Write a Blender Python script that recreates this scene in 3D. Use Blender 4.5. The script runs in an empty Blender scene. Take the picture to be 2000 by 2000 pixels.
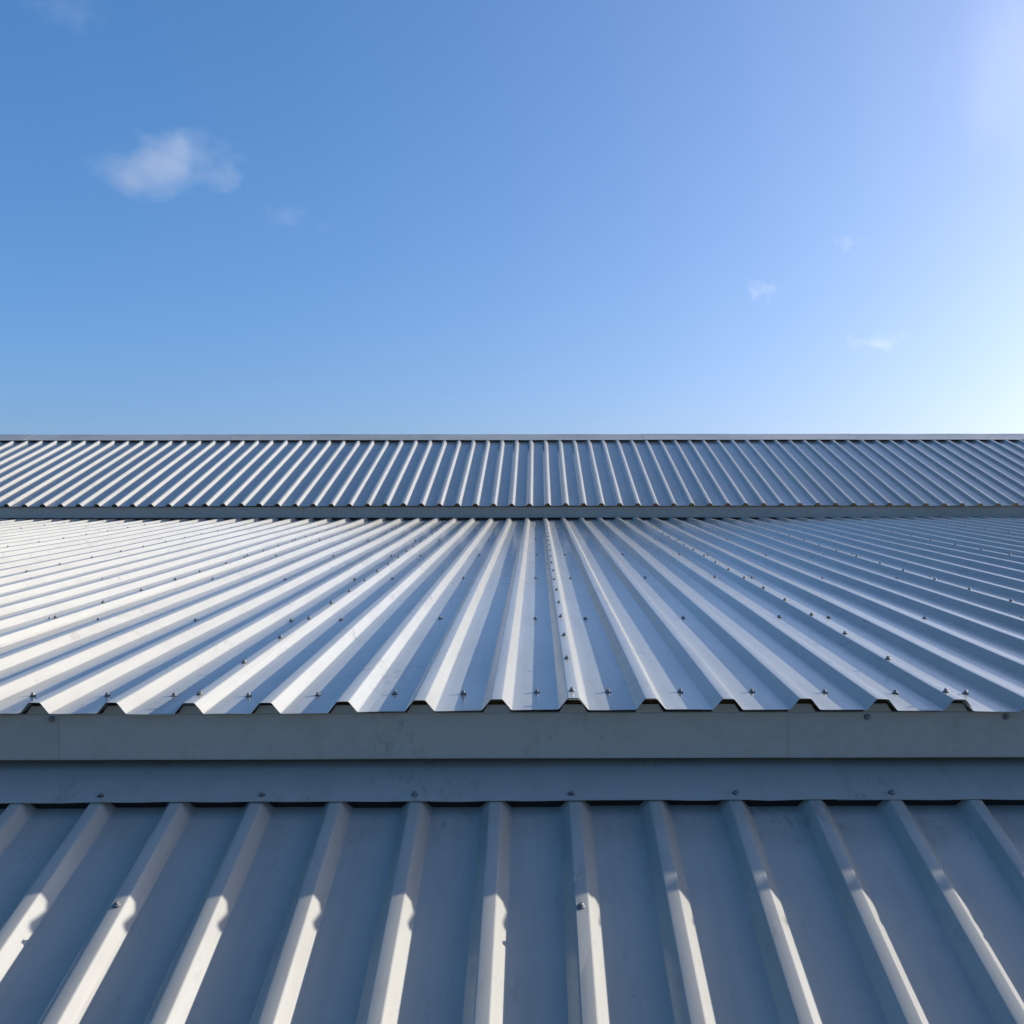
import bpy, bmesh, math, random
from mathutils import Vector, noise
random.seed(7)
R = math.radians
S = bpy.context.scene
C = S.collection
H = 5.6                                   # height of the photographer's eye above the ground

# ------------------------------------------------------------------ camera
cam_d = bpy.data.cameras.new('camera')
cam = bpy.data.objects.new('camera', cam_d); C.objects.link(cam)
cam.location = (0, 0, H)
cam.rotation_mode = 'XYZ'
cam.rotation_euler = (R(90 + 2.19), R(0.25), 0)
cam_d.sensor_width = 36; cam_d.lens = 36.09; cam_d.shift_x = -0.024
cam_d.clip_start = 0.05; cam_d.clip_end = 9000
S.camera = cam

# ------------------------------------------------------------------ sky, sun, exposure
SUN_EL, SUN_AZ = R(17.76), R(68.2)         # azimuth measured from +Y towards +X
w = bpy.data.worlds.new('World'); S.world = w; w.use_nodes = True
nt = w.node_tree; nt.nodes.clear()
sky = nt.nodes.new('ShaderNodeTexSky'); sky.sky_type = 'NISHITA'; sky.sun_disc = False
sky.sun_elevation = SUN_EL; sky.sun_rotation = SUN_AZ
sky.altitude = 0; sky.air_density = 0.75; sky.dust_density = 3.0; sky.ozone_density = 4.0
bg = nt.nodes.new('ShaderNodeBackground'); bg.inputs['Strength'].default_value = 0.140
out = nt.nodes.new('ShaderNodeOutputWorld')
hs = nt.nodes.new('ShaderNodeHueSaturation'); hs.inputs['Saturation'].default_value = 1.24
nt.links.new(sky.outputs[0], hs.inputs['Color']); gm = nt.nodes.new('ShaderNodeGamma'); gm.inputs['Gamma'].default_value = 0.78
nt.links.new(hs.outputs[0], gm.inputs['Color']); tn = nt.nodes.new('ShaderNodeMix'); tn.data_type = 'RGBA'; tn.blend_type = 'MULTIPLY'
tn.inputs['Factor'].default_value = 1.0; tn.inputs['B'].default_value = (1.0, 0.99, 1.07, 1)
nt.links.new(gm.outputs[0], tn.inputs['A']); nt.links.new(tn.outputs['Result'], bg.inputs[0]); nt.links.new(bg.outputs[0], out.inputs[0])
sd = bpy.data.lights.new('sun', 'SUN'); sd.energy = 4.3; sd.angle = R(0.53); sd.color = (1, 0.945, 0.86)
sun = bpy.data.objects.new('sun', sd); C.objects.link(sun)
sv = Vector((math.cos(SUN_EL) * math.sin(SUN_AZ), math.cos(SUN_EL) * math.cos(SUN_AZ), math.sin(SUN_EL)))
sun.rotation_euler = sv.to_track_quat('Z', 'Y').to_euler()
sun.location = (60, 24, 30)
S.view_settings.view_transform = 'Standard'; S.view_settings.look = 'None'
S.view_settings.exposure = 1.04; S.view_settings.gamma = 1.0
S.view_settings.use_curve_mapping = False
S.render.engine = 'CYCLES'

# ------------------------------------------------------------------ materials
def mat(name):
    m = bpy.data.materials.new(name); m.use_nodes = True
    t = m.node_tree; t.nodes.clear()
    return m, t, t.nodes.new('ShaderNodeOutputMaterial')

def nd(t, typ, **kw):
    n = t.nodes.new(typ)
    for k, v in kw.items(): setattr(n, k, v)
    return n

def painted_steel(name, col, rough, dirt=0.16, bump=0.0012):
    m, t, o = mat(name)
    L = t.links.new
    b = nd(t, 'ShaderNodeBsdfPrincipled'); L(b.outputs[0], o.inputs[0])
    tc = nd(t, 'ShaderNodeTexCoord'); inf = nd(t, 'ShaderNodeObjectInfo')
    # dust and rain streaks run down the slope (local y), different on each sheet
    mp = nd(t, 'ShaderNodeMapping'); mp.inputs['Scale'].default_value = (22, 1.6, 22)
    L(tc.outputs['Object'], mp.inputs[0])
    ofs = nd(t, 'ShaderNodeMath', operation='MULTIPLY'); ofs.inputs[1].default_value = 40
    L(inf.outputs['Random'], ofs.inputs[0])
    n1 = nd(t, 'ShaderNodeTexNoise', noise_dimensions='4D'); n1.inputs['Scale'].default_value = 1
    n1.inputs['Detail'].default_value = 5; n1.inputs['Roughness'].default_value = 0.65
    L(mp.outputs[0], n1.inputs['Vector']); L(ofs.outputs[0], n1.inputs['W'])
    n2 = nd(t, 'ShaderNodeTexNoise', noise_dimensions='4D'); n2.inputs['Scale'].default_value = 2.4
    n2.inputs['Detail'].default_value = 8; n2.inputs['Roughness'].default_value = 0.7
    L(tc.outputs['Object'], n2.inputs['Vector']); L(ofs.outputs[0], n2.inputs['W'])
    mul = nd(t, 'ShaderNodeMath', operation='MULTIPLY'); L(n1.outputs[0], mul.inputs[0]); L(n2.outputs[0], mul.inputs[1])
    mr = nd(t, 'ShaderNodeMapRange'); mr.inputs['From Min'].default_value = 0.22; mr.inputs['From Max'].default_value = 0.50
    mr.inputs['To Max'].default_value = dirt; L(mul.outputs[0], mr.inputs[0])
    # specks of grit and bird lime
    vo = nd(t, 'ShaderNodeTexVoronoi'); vo.inputs['Scale'].default_value = 11
    L(tc.outputs['Object'], vo.inputs['Vector'])
    sp = nd(t, 'ShaderNodeMapRange'); sp.inputs['From Min'].default_value = 0.030; sp.inputs['From Max'].default_value = 0.055
    sp.inputs['To Min'].default_value = 0.42; sp.inputs['To Max'].default_value = 0.0; L(vo.outputs['Distance'], sp.inputs[0])
    gate = nd(t, 'ShaderNodeMath', operation='GREATER_THAN'); gate.inputs[1].default_value = 0.72
    sc_ = nd(t, 'ShaderNodeSeparateColor'); L(vo.outputs['Color'], sc_.inputs[0]); L(sc_.outputs[0], gate.inputs[0])
    sg = nd(t, 'ShaderNodeMath', operation='MULTIPLY'); L(sp.outputs[0], sg.inputs[0]); L(gate.outputs[0], sg.inputs[1])
    # scuffs and dried puddle smudges gathered in patches
    n5 = nd(t, 'ShaderNodeTexNoise', noise_dimensions='4D'); n5.inputs['Scale'].default_value = 26; n5.inputs['Detail'].default_value = 4
    n5.inputs['Roughness'].default_value = 0.7
    mp5 = nd(t, 'ShaderNodeMapping'); mp5.inputs['Scale'].default_value = (1.6, 0.6, 1); L(tc.outputs['Object'], mp5.inputs[0])
    L(mp5.outputs[0], n5.inputs['Vector']); L(ofs.outputs[0], n5.inputs['W'])
    n6 = nd(t, 'ShaderNodeTexNoise', noise_dimensions='4D'); n6.inputs['Scale'].default_value = 3.1; n6.inputs['Detail'].default_value = 2
    L(tc.outputs['Object'], n6.inputs['Vector']); L(ofs.outputs[0], n6.inputs['W'])
    r5 = nd(t, 'ShaderNodeMapRange'); r5.inputs['From Min'].default_value = 0.50; r5.inputs['From Max'].default_value = 0.72; L(n5.outputs[0], r5.inputs[0])
    r6 = nd(t, 'ShaderNodeMapRange'); r6.inputs['From Min'].default_value = 0.51; r6.inputs['From Max'].default_value = 0.68
    r6.inputs['To Max'].default_value = dirt * 2.2; L(n6.outputs[0], r6.inputs[0])
    m56 = nd(t, 'ShaderNodeMath', operation='MULTIPLY'); L(r5.outputs[0], m56.inputs[0]); L(r6.outputs[0], m56.inputs[1])
    mx0 = nd(t, 'ShaderNodeMath', operation='MAXIMUM'); L(m56.outputs[0], mx0.inputs[0]); L(sg.outputs[0], mx0.inputs[1])
    mx = nd(t, 'ShaderNodeMath', operation='MAXIMUM'); L(mr.outputs[0], mx.inputs[0]); L(mx0.outputs[0], mx.inputs[1])
    mc = nd(t, 'ShaderNodeMix', data_type='RGBA'); mc.inputs['A'].default_value = (*col, 1)
    mc.inputs['B'].default_value = (0.12, 0.10, 0.08, 1); L(mx.outputs[0], mc.inputs['Factor'])
    # each sheet a touch lighter or darker
    hv = nd(t, 'ShaderNodeHueSaturation')
    vr = nd(t, 'ShaderNodeMapRange'); vr.inputs['To Min'].default_value = 0.95; vr.inputs['To Max'].default_value = 1.04
    L(inf.outputs['Random'], vr.inputs[0]); L(vr.outputs[0], hv.inputs['Value']); L(mc.outputs['Result'], hv.inputs['Color'])
    L(hv.outputs[0], b.inputs['Base Color'])
    rr = nd(t, 'ShaderNodeMapRange'); rr.inputs['To Min'].default_value = rough - 0.03; rr.inputs['To Max'].default_value = rough + 0.05
    L(n2.outputs[0], rr.inputs[0]); L(rr.outputs[0], b.inputs['Roughness'])
    # oil-canning of the thin sheet and fine paint texture
    n3 = nd(t, 'ShaderNodeTexNoise', noise_dimensions='4D'); n3.inputs['Scale'].default_value = 4.5; n3.inputs['Detail'].default_value = 1.5
    L(tc.outputs['Object'], n3.inputs['Vector']); L(ofs.outputs[0], n3.inputs['W'])
    bp = nd(t, 'ShaderNodeBump'); bp.inputs['Strength'].default_value = 0.4; bp.inputs['Distance'].default_value = bump * 3
    L(n3.outputs[0], bp.inputs['Height'])
    L(bp.outputs[0], b.inputs['Normal'])
    b.inputs['Specular IOR Level'].default_value = 0.42
    return m

SHEET = painted_steel('painted_roof_sheet', (0.35, 0.34, 0.305), 0.17, dirt=0.30)
TRIM = painted_steel('painted_flashing', (0.37, 0.36, 0.325), 0.36, dirt=0.30, bump=0.003)

def simple(name, col, rough, metal=0.0, bump=0.0, scale=30):
    m, t, o = mat(name); L = t.links.new
    b = nd(t, 'ShaderNodeBsdfPrincipled'); L(b.outputs[0], o.inputs[0])
    tc = nd(t, 'ShaderNodeTexCoord'); n = nd(t, 'ShaderNodeTexNoise'); n.inputs['Scale'].default_value = scale
    n.inputs['Detail'].default_value = 6
    L(tc.outputs['Object'], n.inputs['Vector'])
    r = nd(t, 'ShaderNodeValToRGB')
    r.color_ramp.elements[0].position = 0.3; r.color_ramp.elements[1].position = 0.7
    r.color_ramp.elements[0].color = (*[c * 0.7 for c in col], 1); r.color_ramp.elements[1].color = (*[c * 1.2 for c in col], 1)
    L(n.outputs[0], r.inputs[0]); L(r.outputs[0], b.inputs['Base Color'])
    b.inputs['Roughness'].default_value = rough; b.inputs['Metallic'].default_value = metal
    if bump:
        bp = nd(t, 'ShaderNodeBump'); bp.inputs['Distance'].default_value = bump
        L(n.outputs[0], bp.inputs['Height']); L(bp.outputs[0], b.inputs['Normal'])
    return m

ZINC = simple('zinc_screw', (0.20, 0.205, 0.21), 0.5, 0.3, scale=200)
RUBBER = simple('rubber_washer', (0.03, 0.03, 0.03), 0.7, scale=200)
GROUND = simple('dry_grass_ground', (0.16, 0.15, 0.09), 0.95, bump=0.05, scale=3)
WALL = simple('rendered_wall', (0.40, 0.39, 0.36), 0.85, bump=0.002, scale=40)
TIMBER = simple('dark_batten', (0.10, 0.08, 0.06), 0.8, scale=25)

# ------------------------------------------------------------------ helpers
def link(name, me, parent=None, loc=(0, 0, 0), rot=(0, 0, 0)):
    o = bpy.data.objects.new(name, me); C.objects.link(o)
    o.location = loc; o.rotation_euler = rot
    if parent: o.parent = parent
    return o

def tag(o, label=None, cat=None, group=None, kind=None):
    for k, v in (('label', label), ('category', cat), ('group', group), ('kind', kind)):
        if v: o[k] = v
    return o

def finish(bm, name, m, sharp=9):
    me = bpy.data.meshes.new(name); bm.normal_update(); bm.to_mesh(me); bm.free()
    for p in me.polygons: p.use_smooth = True
    me.set_sharp_from_angle(angle=R(sharp))
    me.materials.append(m)
    return me

def fillet(pts, r=0.0045, n=3):
    """round the corners of an open polyline"""
    out = [Vector(pts[0])]
    for a, b, c in zip(pts, pts[1:], pts[2:]):
        a, b, c = Vector(a), Vector(b), Vector(c)
        u, v = (a - b), (c - b)
        rr = min(r, u.length * 0.45, v.length * 0.45)
        p, q = b + u.normalized() * rr, b + v.normalized() * rr
        for k in range(n + 1):
            s = k / n
            out.append(p * (1 - s) ** 2 + b * 2 * s * (1 - s) + q * s * s)
    out.append(Vector(pts[-1]))
    return out

def strip(pts, stations, th=0.0008, wob=None, both=True):
    """sweep a profile (x, z) along y through the stations; a thin folded sheet with real thickness"""
    bm = bmesh.new()
    P = [Vector(p) for p in pts]
    N = []
    for i in range(len(P)):
        d = (P[min(i + 1, len(P) - 1)] - P[max(i - 1, 0)]).normalized()
        N.append(Vector((d.y, -d.x)))
    top, bot = [], []
    for y in stations:
        a, b = [], []
        for p, n in zip(P, N):
            dz = wob(p.x, y) if wob else (0, 0)
            a.append(bm.verts.new((p.x, y + dz[1], p.y + dz[0])))
            q = p + n * th
            b.append(bm.verts.new((q.x, y + dz[1], q.y + dz[0])))
        top.append(a); bot.append(b)
    for j in range(len(stations) - 1):
        for i in range(len(P) - 1):
            bm.faces.new((top[j][i], top[j][i + 1], top[j + 1][i + 1], top[j + 1][i]))
            bm.faces.new((bot[j][i], bot[j + 1][i], bot[j + 1][i + 1], bot[j][i + 1]))
    for j in (0, len(stations) - 1):
        for i in range(len(P) - 1):
            f = (top[j][i], bot[j][i], bot[j][i + 1], top[j][i + 1])
            bm.faces.new(f if j == 0 else f[::-1])
    for i in (0, len(P) - 1):
        for j in range(len(stations) - 1):
            f = (top[j][i], top[j + 1][i], bot[j + 1][i], bot[j][i])
            bm.faces.new(f if i == 0 else f[::-1])
    return bm

RH, RC, RB, PITCH = 0.029, 0.0150, 0.0385, 0.20     # rib height, half crest, half base, pitch
def sheet_profile(nrib=5):
    """one sheet: laps under its left neighbour, five pans, laps over the next rib on the right"""
    pts = [(-RC + 0.002, RH - 0.0016), (RC, RH - 0.0016), (RB, 0)]
    for k in range(1, nrib + 1):
        c = k * PITCH
        # three points across the pan let the thin steel belly a little
        pts += [(c - PITCH + RB + 0.030, 0), (c - PITCH / 2, 0), (c - RB - 0.030, 0)]
        pts += [(c - RB, 0), (c - RC, RH)]
        if k < nrib: pts += [(c + RC, RH), (c + RB, 0)]
        else: pts += [(c + RC, RH), (c + RB - 0.006, 0.0075)]
    return fillet(pts, 0.004, 3)

def sheet_mesh(length, seed, jit, gx=0.0, und=0.0, m=SHEET):
    rnd = random.Random(seed)
    st = [0.0, 0.01] + [length * k / max(4, int(length / 0.45)) for k in range(1, max(4, int(length / 0.45)))] + [length]
    skew = rnd.uniform(-jit, jit) * 0.5
    def wob(x, y):
        amp = 0.0011
        z = noise.noise(Vector((x * 4 + seed * 7.3, y * 0.9, seed * 3.1))) * amp
        z += und * noise.noise(Vector(((x + gx) * 1.15 + 3.3, y * 0.45, 1.7)))      # purlins are never quite level
        e = 0.0
        if y < 0.005:                     # cut end: a little uneven
            e = skew * x + noise.noise(Vector((x * 9, seed * 5.7, 0))) * 0.005
            z += noise.noise(Vector((x * 5, seed * 2.7, 9))) * 0.0035
        return z, e
    return finish(strip(sheet_profile(), st, 0.0008, wob), 'roof_sheet', m)

# a hexagon-headed roofing screw: head and flange, sealing washer under it
def screw_bm(bm=None, M=None):
    bm = bm or bmesh.new()
    def ring(r, z, n, ph=0): return [bm.verts.new((0.86 * r * math.cos(ph + 2 * math.pi * k / n), 0.86 * r * math.sin(ph + 2 * math.pi * k / n), z * 0.86)) for k in range(n)]
    def wall(a, b, mi):
        n = len(a)
        for k in range(n):
            f = bm.faces.new((a[k], a[(k + 1) % n], b[(k + 1) % n], b[k])); f.material_index = mi
    a = ring(0.0098, -0.001, 10); b = ring(0.0098, 0.0022, 10); wall(a, b, 1)
    c = ring(0.0090, 0.0034, 10); wall(b, c, 0); d = ring(0.0062, 0.0046, 10); wall(c, d, 0)
    f = bm.faces.new(d); f.material_index = 0
    e = ring(0.0058, 0.0047, 6); g = ring(0.0058, 0.0098, 6); wall(e, g, 0)
    h = ring(0.0046, 0.0108, 6); wall(g, h, 0); f = bm.faces.new(h); f.material_index = 0
    return bm
SCREW = bpy.data.meshes.new('screw'); _b = screw_bm(); _b.to_mesh(SCREW)
SCREW.materials.append(ZINC); SCREW.materials.append(RUBBER)
_sv = [v.co.copy() for v in _b.verts]; _sf = [([v.index for v in f.verts], f.material_index) for f in _b.faces]; _b.free()

def screws_joined(name, spots, parent, rot):
    """the screws too small to pick apart, joined into one part"""
    V, F, MI = [], [], []
    for (x, y, z, a) in spots:
        o = len(V); ca, sa = math.cos(a), math.sin(a)
        V += [(x + v.x * ca - v.y * sa, y + v.x * sa + v.y * ca, z + v.z) for v in _sv]
        for f, mi in _sf: F.append([o + i for i in f]); MI.append(mi)
    me = bpy.data.meshes.new(name); me.from_pydata(V, [], F)
    me.materials.append(ZINC); me.materials.append(RUBBER)
    me.polygons.foreach_set('material_index', MI); me.update()
    o = link(name, me, parent, (0, 0, 0), rot); o['kind'] = 'stuff'
    return o

def box_bm(x0, x1, y0, y1, z0, z1):
    bm = bmesh.new()
    v = [bm.verts.new((x, y, z)) for z in (z0, z1) for y in (y0, y1) for x in (x0, x1)]
    for f in ((0, 2, 3, 1), (4, 5, 7, 6), (0, 1, 5, 4), (1, 3, 7, 5), (3, 2, 6, 7), (2, 0, 4, 6)):
        bm.faces.new([v[i] for i in f])
    return bm

def trim_mesh(name, pts, x0, x1, wav=0.0, seed=0, th=0.001, lowedge=None):
    """a folded flashing swept along x; pts are (y, z); 'lowedge' lets its first edge sag between fixings"""
    prof = fillet(pts, 0.004, 2)
    bm = bmesh.new()
    n = max(2, int((x1 - x0) / 0.05))
    P = prof; N = []
    for i in range(len(P)):
        d = (P[min(i + 1, len(P) - 1)] - P[max(i - 1, 0)]).normalized()
        N.append(Vector((d.y, -d.x)))
    rows = []
    for k in range(n + 1):
        x = x0 + (x1 - x0) * k / n
        a, b = [], []
        for i, (p, q) in enumerate(zip(P, N)):
            s = max(0.0, 1 - (p - P[0]).length / 0.05)
            dz = noise.noise(Vector((x * 1.7, seed * 9.1, i * 0.15))) * wav
            if lowedge: dz += s * lowedge(x)
            a.append(bm.verts.new((x, p.x, p.y + dz))); r = p + q * th
            b.append(bm.verts.new((x, r.x, r.y + dz)))
        rows.append((a, b))
    for (a, b), (c, d) in zip(rows, rows[1:]):
        for i in range(len(P) - 1):
            bm.faces.new((a[i], c[i], c[i + 1], a[i + 1])); bm.faces.new((b[i], b[i + 1], d[i + 1], d[i]))
        bm.faces.new((a[0], b[0], d[0], c[0])); bm.faces.new((a[-1], c[-1], d[-1], b[-1]))
    for (a, b), fl in ((rows[0], 0), (rows[-1], 1)):
        for i in range(len(P) - 1):
            f = (a[i], a[i + 1], b[i + 1], b[i]); bm.faces.new(f if not fl else f[::-1])
    bmesh.ops.recalc_face_normals(bm, faces=bm.faces)
    return finish(bm, name, TRIM, 12)

# ------------------------------------------------------------------ ground
gb = bmesh.new()
for q in ((-4000, -4000), (4000, -4000), (4000, 4000), (-4000, 4000)): gb.verts.new((q[0], q[1], 0))
gb.verts.ensure_lookup_table(); gb.faces.new(gb.verts)
tag(link('ground', finish(gb, 'ground', GROUND)), kind='structure')

# ------------------------------------------------------------------ the three ribbed roofs, one above the other
def build_roof(label, y0, zpan, slope, length, lap_x, n0, n1, tilt, seed, jit, single_screws, rows, pan_pat, far_rows=True, lap_from=0.10, lap_to=None, und=0.0):
    root = bpy.data.objects.new('metal_roof', None); C.objects.link(root)
    root.empty_display_size = 0.5
    root.location = (0, y0, H + zpan); root.rotation_euler = (0, tilt, 0)
    tag(root, label, 'roof', kind='thing')
    rnd = random.Random(seed)
    cand = []
    sheets = {}
    cs, sn = math.cos(slope), math.sin(slope)
    for i in range(n0, n1):
        dy, dz = rnd.uniform(-jit, jit), rnd.uniform(0, jit * 0.6)
        sh = link('roof_sheet', sheet_mesh(length, seed * 50 + i + 100, jit, lap_x + i, und), root,
                  (lap_x + i, dy * cs, dy * sn + dz), (slope, 0, 0))
        sheets[i] = (sh, dy, dz)
        # fixings along the lap on the right-hand rib
        y = lap_from
        while y < (length - 0.3 if lap_to is None else lap_to):
            cand.append((i, 1.0 + rnd.uniform(-.003, .003), y + rnd.uniform(-1, 1) * (0.004 if lap_to else 0.02), RH + 0.0006))
            y += 0.44
        # fixings into the purlins, in the pans
        for r, yy in enumerate(rows):
            for k in range(5):
                if r and k not in pan_pat: continue
                cand.append((i, k * PITCH + 0.10 + rnd.uniform(-.008, .008), yy + rnd.uniform(-.006, .006), 0.0004))
    def dist(c):
        X = lap_x + c[0] + c[1]; Y = y0 + c[2] * cs; Z = zpan + c[2] * sn
        vis = abs(X + 0.02) < 0.52 * Y and Y > 1.75
        return (0 if vis else 1, X * X + Y * Y + Z * Z)
    cand = [(i, x, y, z + und * noise.noise(Vector(((x + lap_x + i) * 1.15 + 3.3, y * 0.45, 1.7)))) for (i, x, y, z) in cand]
    cand.sort(key=dist)
    for (i, x, y, z) in cand[:single_screws]:
        o = link('screw', SCREW, sheets[i][0], (x, y, z), (rnd.uniform(-.12, .12), rnd.uniform(-.12, .12), rnd.uniform(0, 6)))
    rest = [(lap_x + i + x, y + sheets[i][1], z + sheets[i][2], rnd.uniform(0, 6)) for (i, x, y, z) in cand[single_screws:]]
    if rest: screws_joined('screw', rest, root, (slope, 0, 0))
    return root, sheets

LOW_S, MID_S, TOP_S = R(20.4), R(4.99), R(19.55)
# foreground roof, on which the photographer stands
low, low_sh = build_roof('foreground steep ribbed roof lying mostly in shadow, only thin rib edges sunlit',
    -2.60, -2.5896, LOW_S, 6.028, 0.0945, -6, 6, 0, 3, 0.004, 40, [0.10, 1.5, 2.9], (0, 2, 4), lap_from=0.327, lap_to=5.3)
# middle roof
mid, mid_sh = build_roof('broad low pitched middle roof with wide sunlit ribs fanning out and rows of screws',
    2.680, -0.4178, MID_S, 9.004, 0.0945, -13, 13, R(0.08), 5, 0.006, 250, [0.20, 1.56, 3.05, 4.47, 5.9, 7.3, 8.5], (0, 2, 4), und=0.009)
# upper roof up to the ridge
top, top_sh = build_roof('distant upper roof strip with dense thin ribs rising to the ridge below the sky',
    11.381, 0.501, TOP_S, 3.257, 0.123, -13, 13, R(0.20), 8, 0.008, 0, [], (), lap_to=0, und=0.003)

# ---- trims of the middle roof: fascia under the eave, apron flashing over the foreground roof
edges = [(-13.0, -10.0), (-10.0, -7.0), (-7.0, -4.0), (-4.0, -1.27), (-1.27, 0.66), (0.66, 3.7), (3.7, 6.7), (6.7, 9.7), (9.7, 13.0)]
for k, (a, b) in enumerate(edges):
    # local to the middle roof: origin at its eave (Y 2.680, pan level)
    me = trim_mesh('fascia', [(0.055, -0.128), (0.040, -0.1275), (0.040, -0.006), (0.060, -0.004)], a + 0.001, b + (0.012 if k < len(edges) - 1 else 0), 0.0012, k)
    link('fascia', me, mid, (0, -0.0012 * (k % 2), 0))
for x in (-1.277, 0.867, 1.232):
    link('rivet', SCREW, mid, (x, 0.0385, -0.020), (R(90), 0, 0.3))

# painted metal filler pieces that close the rib openings at the eave
fb = bmesh.new()
fv = [fb.verts.new(p) for y in (0, 0.002) for p in ((-RB + 0.001, y, -0.0085), (RB - 0.001, y, -0.0085), (RC + 0.0095, y, 0.0125), (-RC - 0.0095, y, 0.0125))]
for f in ((0, 1, 2, 3), (7, 6, 5, 4), (0, 4, 5, 1), (1, 5, 6, 2), (2, 6, 7, 3), (3, 7, 4, 0)): fb.faces.new([fv[i] for i in f])
FILL = bpy.data.meshes.new('rib_filler'); fb.to_mesh(FILL); fb.free(); FILL.materials.append(TRIM)
for k in range(-16, 17):
    link('rib_filler', FILL, mid, (0.0945 + k * PITCH, 0.0362 + random.uniform(-.0003, .0003), 0.0025), (0, 0, 0))

def sag(x):                     # the apron's free edge dips between the ribs it sits on
    u = ((x - 0.0945) / PITCH) % 1.0
    return -0.0035 * math.sin(math.pi * u) ** 2 * (0.5 + noise.noise(Vector((x * 3, 4, 1))))
ap = [(-4.9, -2.2), (-2.2, 0.75), (0.75, 3.4), (3.4, 5.9)]
ly = 2.593 + 2.60; lz = -0.6274 + 2.5896          # local to the foreground roof's eave
t2 = math.tan(LOW_S)
for k, (a, b) in enumerate(ap):
    me = trim_mesh('apron_flashing', [(ly - 0.002, lz + 0.0045), (ly + 0.008, lz + 0.0065), (ly + 0.20, lz + 0.0065 + 0.192 * t2), (ly + 0.40, lz + 0.0065 + 0.392 * t2)],
                   a, b + 0.03 * (k < 3), 0.0016, 20 + k, lowedge=sag)
    fl = link('apron_flashing', me, low, (0, 0, 0.0014 * (k % 2)))
for k in range(-9, 10):
    x = 0.0945 + k * 0.4 - 0.2 * 0 + random.uniform(-.012, .012)
    link('screw', SCREW, low, (x, ly + 0.026, lz + 0.0068 + 0.018 * t2), (LOW_S, 0, random.uniform(0, 6)))
# black blocks added in the pans, standing in for deep shade under the apron
GAP_SHADE = simple('gap_shade_black', (0.012, 0.012, 0.013), 0.95, scale=120)
fb = bmesh.new()
hw0, hw1 = PITCH / 2 - RB - 0.001, PITCH / 2 - RC - 0.002
fv = [fb.verts.new(p) for y in (0, 0.03) for p in ((-hw0, y, 0.0005), (hw0, y, 0.0005), (hw1, y, RH - 0.0065), (-hw1, y, RH - 0.0065))]
for f in ((0, 1, 2, 3), (7, 6, 5, 4), (0, 4, 5, 1), (1, 5, 6, 2), (2, 6, 7, 3), (3, 7, 4, 0)): fb.faces.new([fv[i] for i in f])
GAP_SHADE_ME = bpy.data.meshes.new('gap_shade_block'); fb.to_mesh(GAP_SHADE_ME); fb.free(); GAP_SHADE_ME.materials.append(GAP_SHADE)
for k in range(-26, 27):
    yy = ly + 0.029 + random.uniform(-.004, .004)
    link('gap_shade_block', GAP_SHADE_ME, low, (0.0945 + 0.1 + k * PITCH, yy, (yy) * t2 + 0.002), (LOW_S, 0, 0))
# batten closing the gap behind the apron, and the wall the middle roof stands on
link('batten', finish(box_bm(-13, 13, 0.085, 0.15, -0.115, -0.03), 'batten', TIMBER), mid)

# ---- trims of the upper roof
for k in range(9):
    a, b = -13 + k * 2.9, -13 + (k + 1) * 2.9
    me = trim_mesh('fascia', [(0.055, -0.128), (0.040, -0.1275), (0.040, -0.006), (0.060, -0.004)], a + 0.001, b + 0.012, 0.002, 40 + k)
    link('fascia', me, top, (0, -0.0012 * (k % 2), 0))
    zy = 2.841; zc = 0.0348 + 1.009
    tt = math.tan(TOP_S)
    me = trim_mesh('ridge_cap', [(zy - 0.004, zc + 0.0005), (zy + 0.002, zc + 0.004), (zy + 0.02, zc + 0.008), (zy + 0.285, zc + 0.006 + 0.285 * tt), (zy + 0.31, zc + 0.012 + 0.30 * tt),
                                 (zy + 0.335, zc + 0.006 + 0.285 * tt), (zy + 0.62, zc - 0.002)], a, b + 0.06 * (k < 8), 0.003, 60 + k)
    link('ridge_cap', me, top, (0, 0, 0.0015 * (k % 2)))
# the far slope behind the ridge
V = []
bs = strip(fillet([(-13.2, 0)] + [q for k in range(131) for q in ((-13 + k * .2 - RB, 0), (-13 + k * .2 - RC, RH), (-13 + k * .2 + RC, RH), (-13 + k * .2 + RB, 0))] + [(13.2, 0)], .004, 1), [0, 3.25], .0008)
link('back_slope', finish(bs, 'back_slope', SHEET), top, (0, 6.30 + 0.02, 0.0), (TOP_S, 0, R(180)))

# ---- walls that carry the roofs
link('support_wall', finish(box_bm(-5.8, 5.8, 0.35, 0.55, -(H - 2.5896) + 0.0, 0.10), 'support_wall', WALL), low)
link('support_wall', finish(box_bm(-12.8, 12.8, 0.16, 0.36, -(H - 0.4178) - 0.0, -0.02), 'support_wall', WALL), mid)
link('support_wall', finish(box_bm(-12.8, 12.8, 0.16, 0.36, -(H + 0.501) + 0.0, -0.02), 'support_wall', WALL), top)
link('support_wall', finish(box_bm(-12.8, 12.8, 6.0, 6.2, -(H + 0.501) + 0.0, -0.02), 'support_wall', WALL), top)

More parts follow.
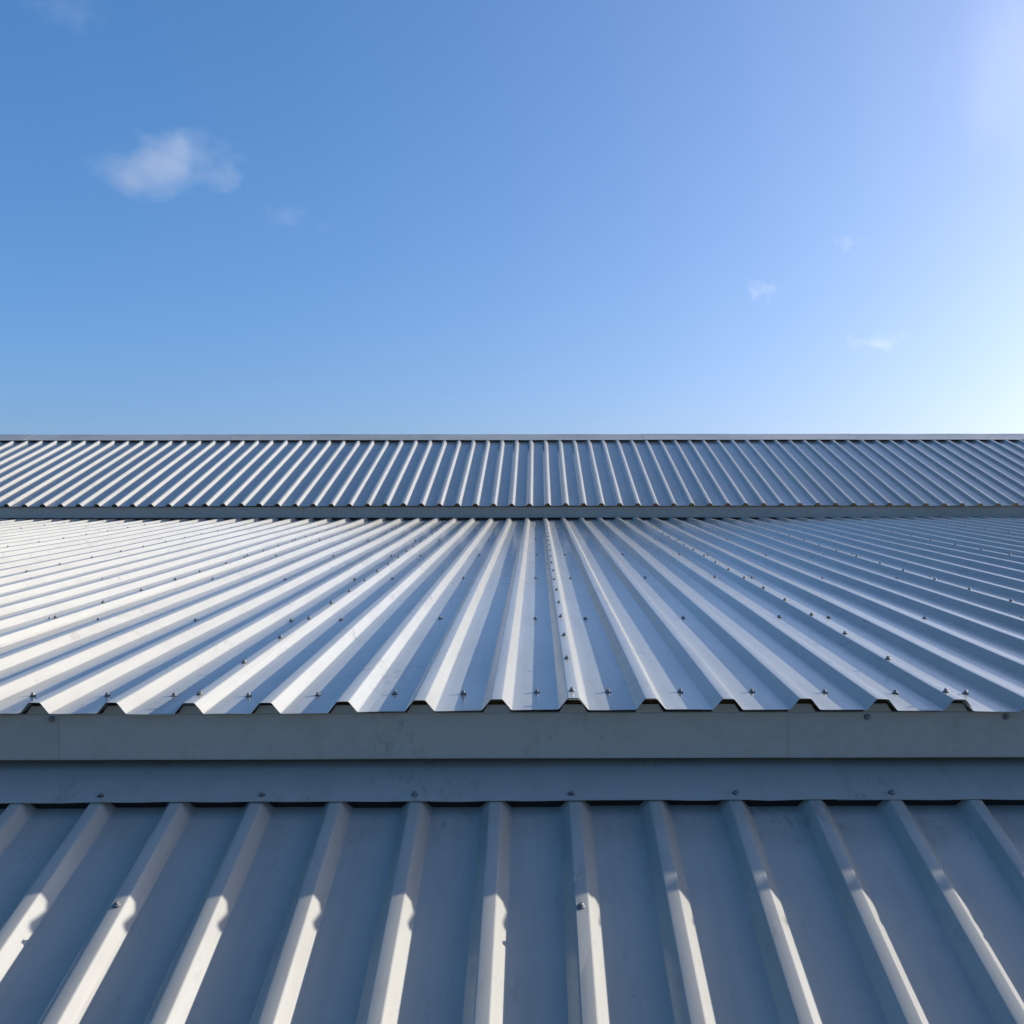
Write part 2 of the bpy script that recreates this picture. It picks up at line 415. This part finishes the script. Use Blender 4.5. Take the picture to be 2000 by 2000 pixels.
# ------------------------------------------------------------------ clouds
def cloud_mat(seed, dens, scale, thr):
    m, t, o = mat('cloud_vapour'); L = t.links.new
    pv = nd(t, 'ShaderNodeVolumePrincipled'); L(pv.outputs[0], o.inputs['Volume'])
    pv.inputs['Color'].default_value = (0.97, 0.98, 1, 1); pv.inputs['Anisotropy'].default_value = 0.2
    tc = nd(t, 'ShaderNodeTexCoord')
    mp = nd(t, 'ShaderNodeMapping'); mp.inputs['Location'].default_value = (seed * 3.7, seed * 1.9, seed); L(tc.outputs['Object'], mp.inputs[0])
    mp.inputs['Scale'].default_value = (1.0, 0.5, 0.6)
    n = nd(t, 'ShaderNodeTexNoise'); n.inputs['Scale'].default_value = scale; n.inputs['Detail'].default_value = 5; n.inputs['Roughness'].default_value = 0.58
    L(mp.outputs[0], n.inputs['Vector'])
    ln = nd(t, 'ShaderNodeVectorMath', operation='LENGTH'); L(tc.outputs['Object'], ln.inputs[0])
    a = nd(t, 'ShaderNodeMath', operation='MULTIPLY_ADD'); a.inputs[1].default_value = -0.62; a.inputs[2].default_value = -thr; L(ln.outputs['Value'], a.inputs[0])
    b = nd(t, 'ShaderNodeMath', operation='ADD'); g = nd(t, 'ShaderNodeMath', operation='MULTIPLY_ADD'); g.inputs[1].default_value = 1.55; g.inputs[2].default_value = -0.29; L(n.outputs[0], g.inputs[0])
    L(g.outputs[0], b.inputs[0]); L(a.outputs[0], b.inputs[1])
    c = nd(t, 'ShaderNodeMapRange', interpolation_type='SMOOTHSTEP'); c.inputs['From Min'].default_value = 0; c.inputs['From Max'].default_value = 0.45
    c.inputs['To Max'].default_value = dens; L(b.outputs[0], c.inputs[0])
    L(c.outputs[0], pv.inputs['Density'])
    return m
CL = [  # x, y, z above eye, width, height, label, density, noise scale, threshold, seed
    (-438, 1200, 461, 172, 56, 'largest white cloud puff, high on the left of the blue sky', 0.0055, 1.55, -0.02, 31),
    (-290, 1200, 393, 92, 40, 'faint wisp just below and right of the largest cloud', 0.0016, 2.2, 0.08, 5),
    (-554, 1200, 645, 112, 44, 'faint streak of cloud at the top left corner of the sky', 0.0016, 2.0, 0.05, 9),
    (267, 1200, 307, 42, 26, 'small bright cloud fleck, leftmost and brightest of the three low right hand flecks', 0.011, 1.9, 0.05, 13),
    (370, 1200, 364, 40, 22, 'small dim cloud fleck up and to the right of the brightest right hand fleck', 0.006, 2.0, 0.06, 17),
    (403, 1200, 246, 74, 22, 'low flat wisp lowest and farthest right above the ridge', 0.007, 1.8, 0.05, 21),
    (560, 1200, 560, 210, 260, 'broad thin white veil of haze cloud at the upper right corner of the sky', 0.0011, 0.9, -0.10, 40),
]
for (x, y, z, wd, ht, lab, dn, scl, thr, sd_) in CL:
    bm = bmesh.new(); bmesh.ops.create_icosphere(bm, subdivisions=3, radius=1.0)
    for v in bm.verts:
        f = 1 + 0.22 * noise.noise(v.co * 1.7 + Vector((sd_, 0, 0)))
        v.co *= f
    me = bpy.data.meshes.new('cloud'); bm.to_mesh(me); bm.free()
    me.materials.append(cloud_mat(sd_, dn, scl, thr))
    o = link('cloud', me, None, (x, y, H + z)); o.scale = (wd * 0.62, wd * 0.45, ht * 0.75)
    tag(o, lab, 'cloud', 'thin clouds in the blue sky')
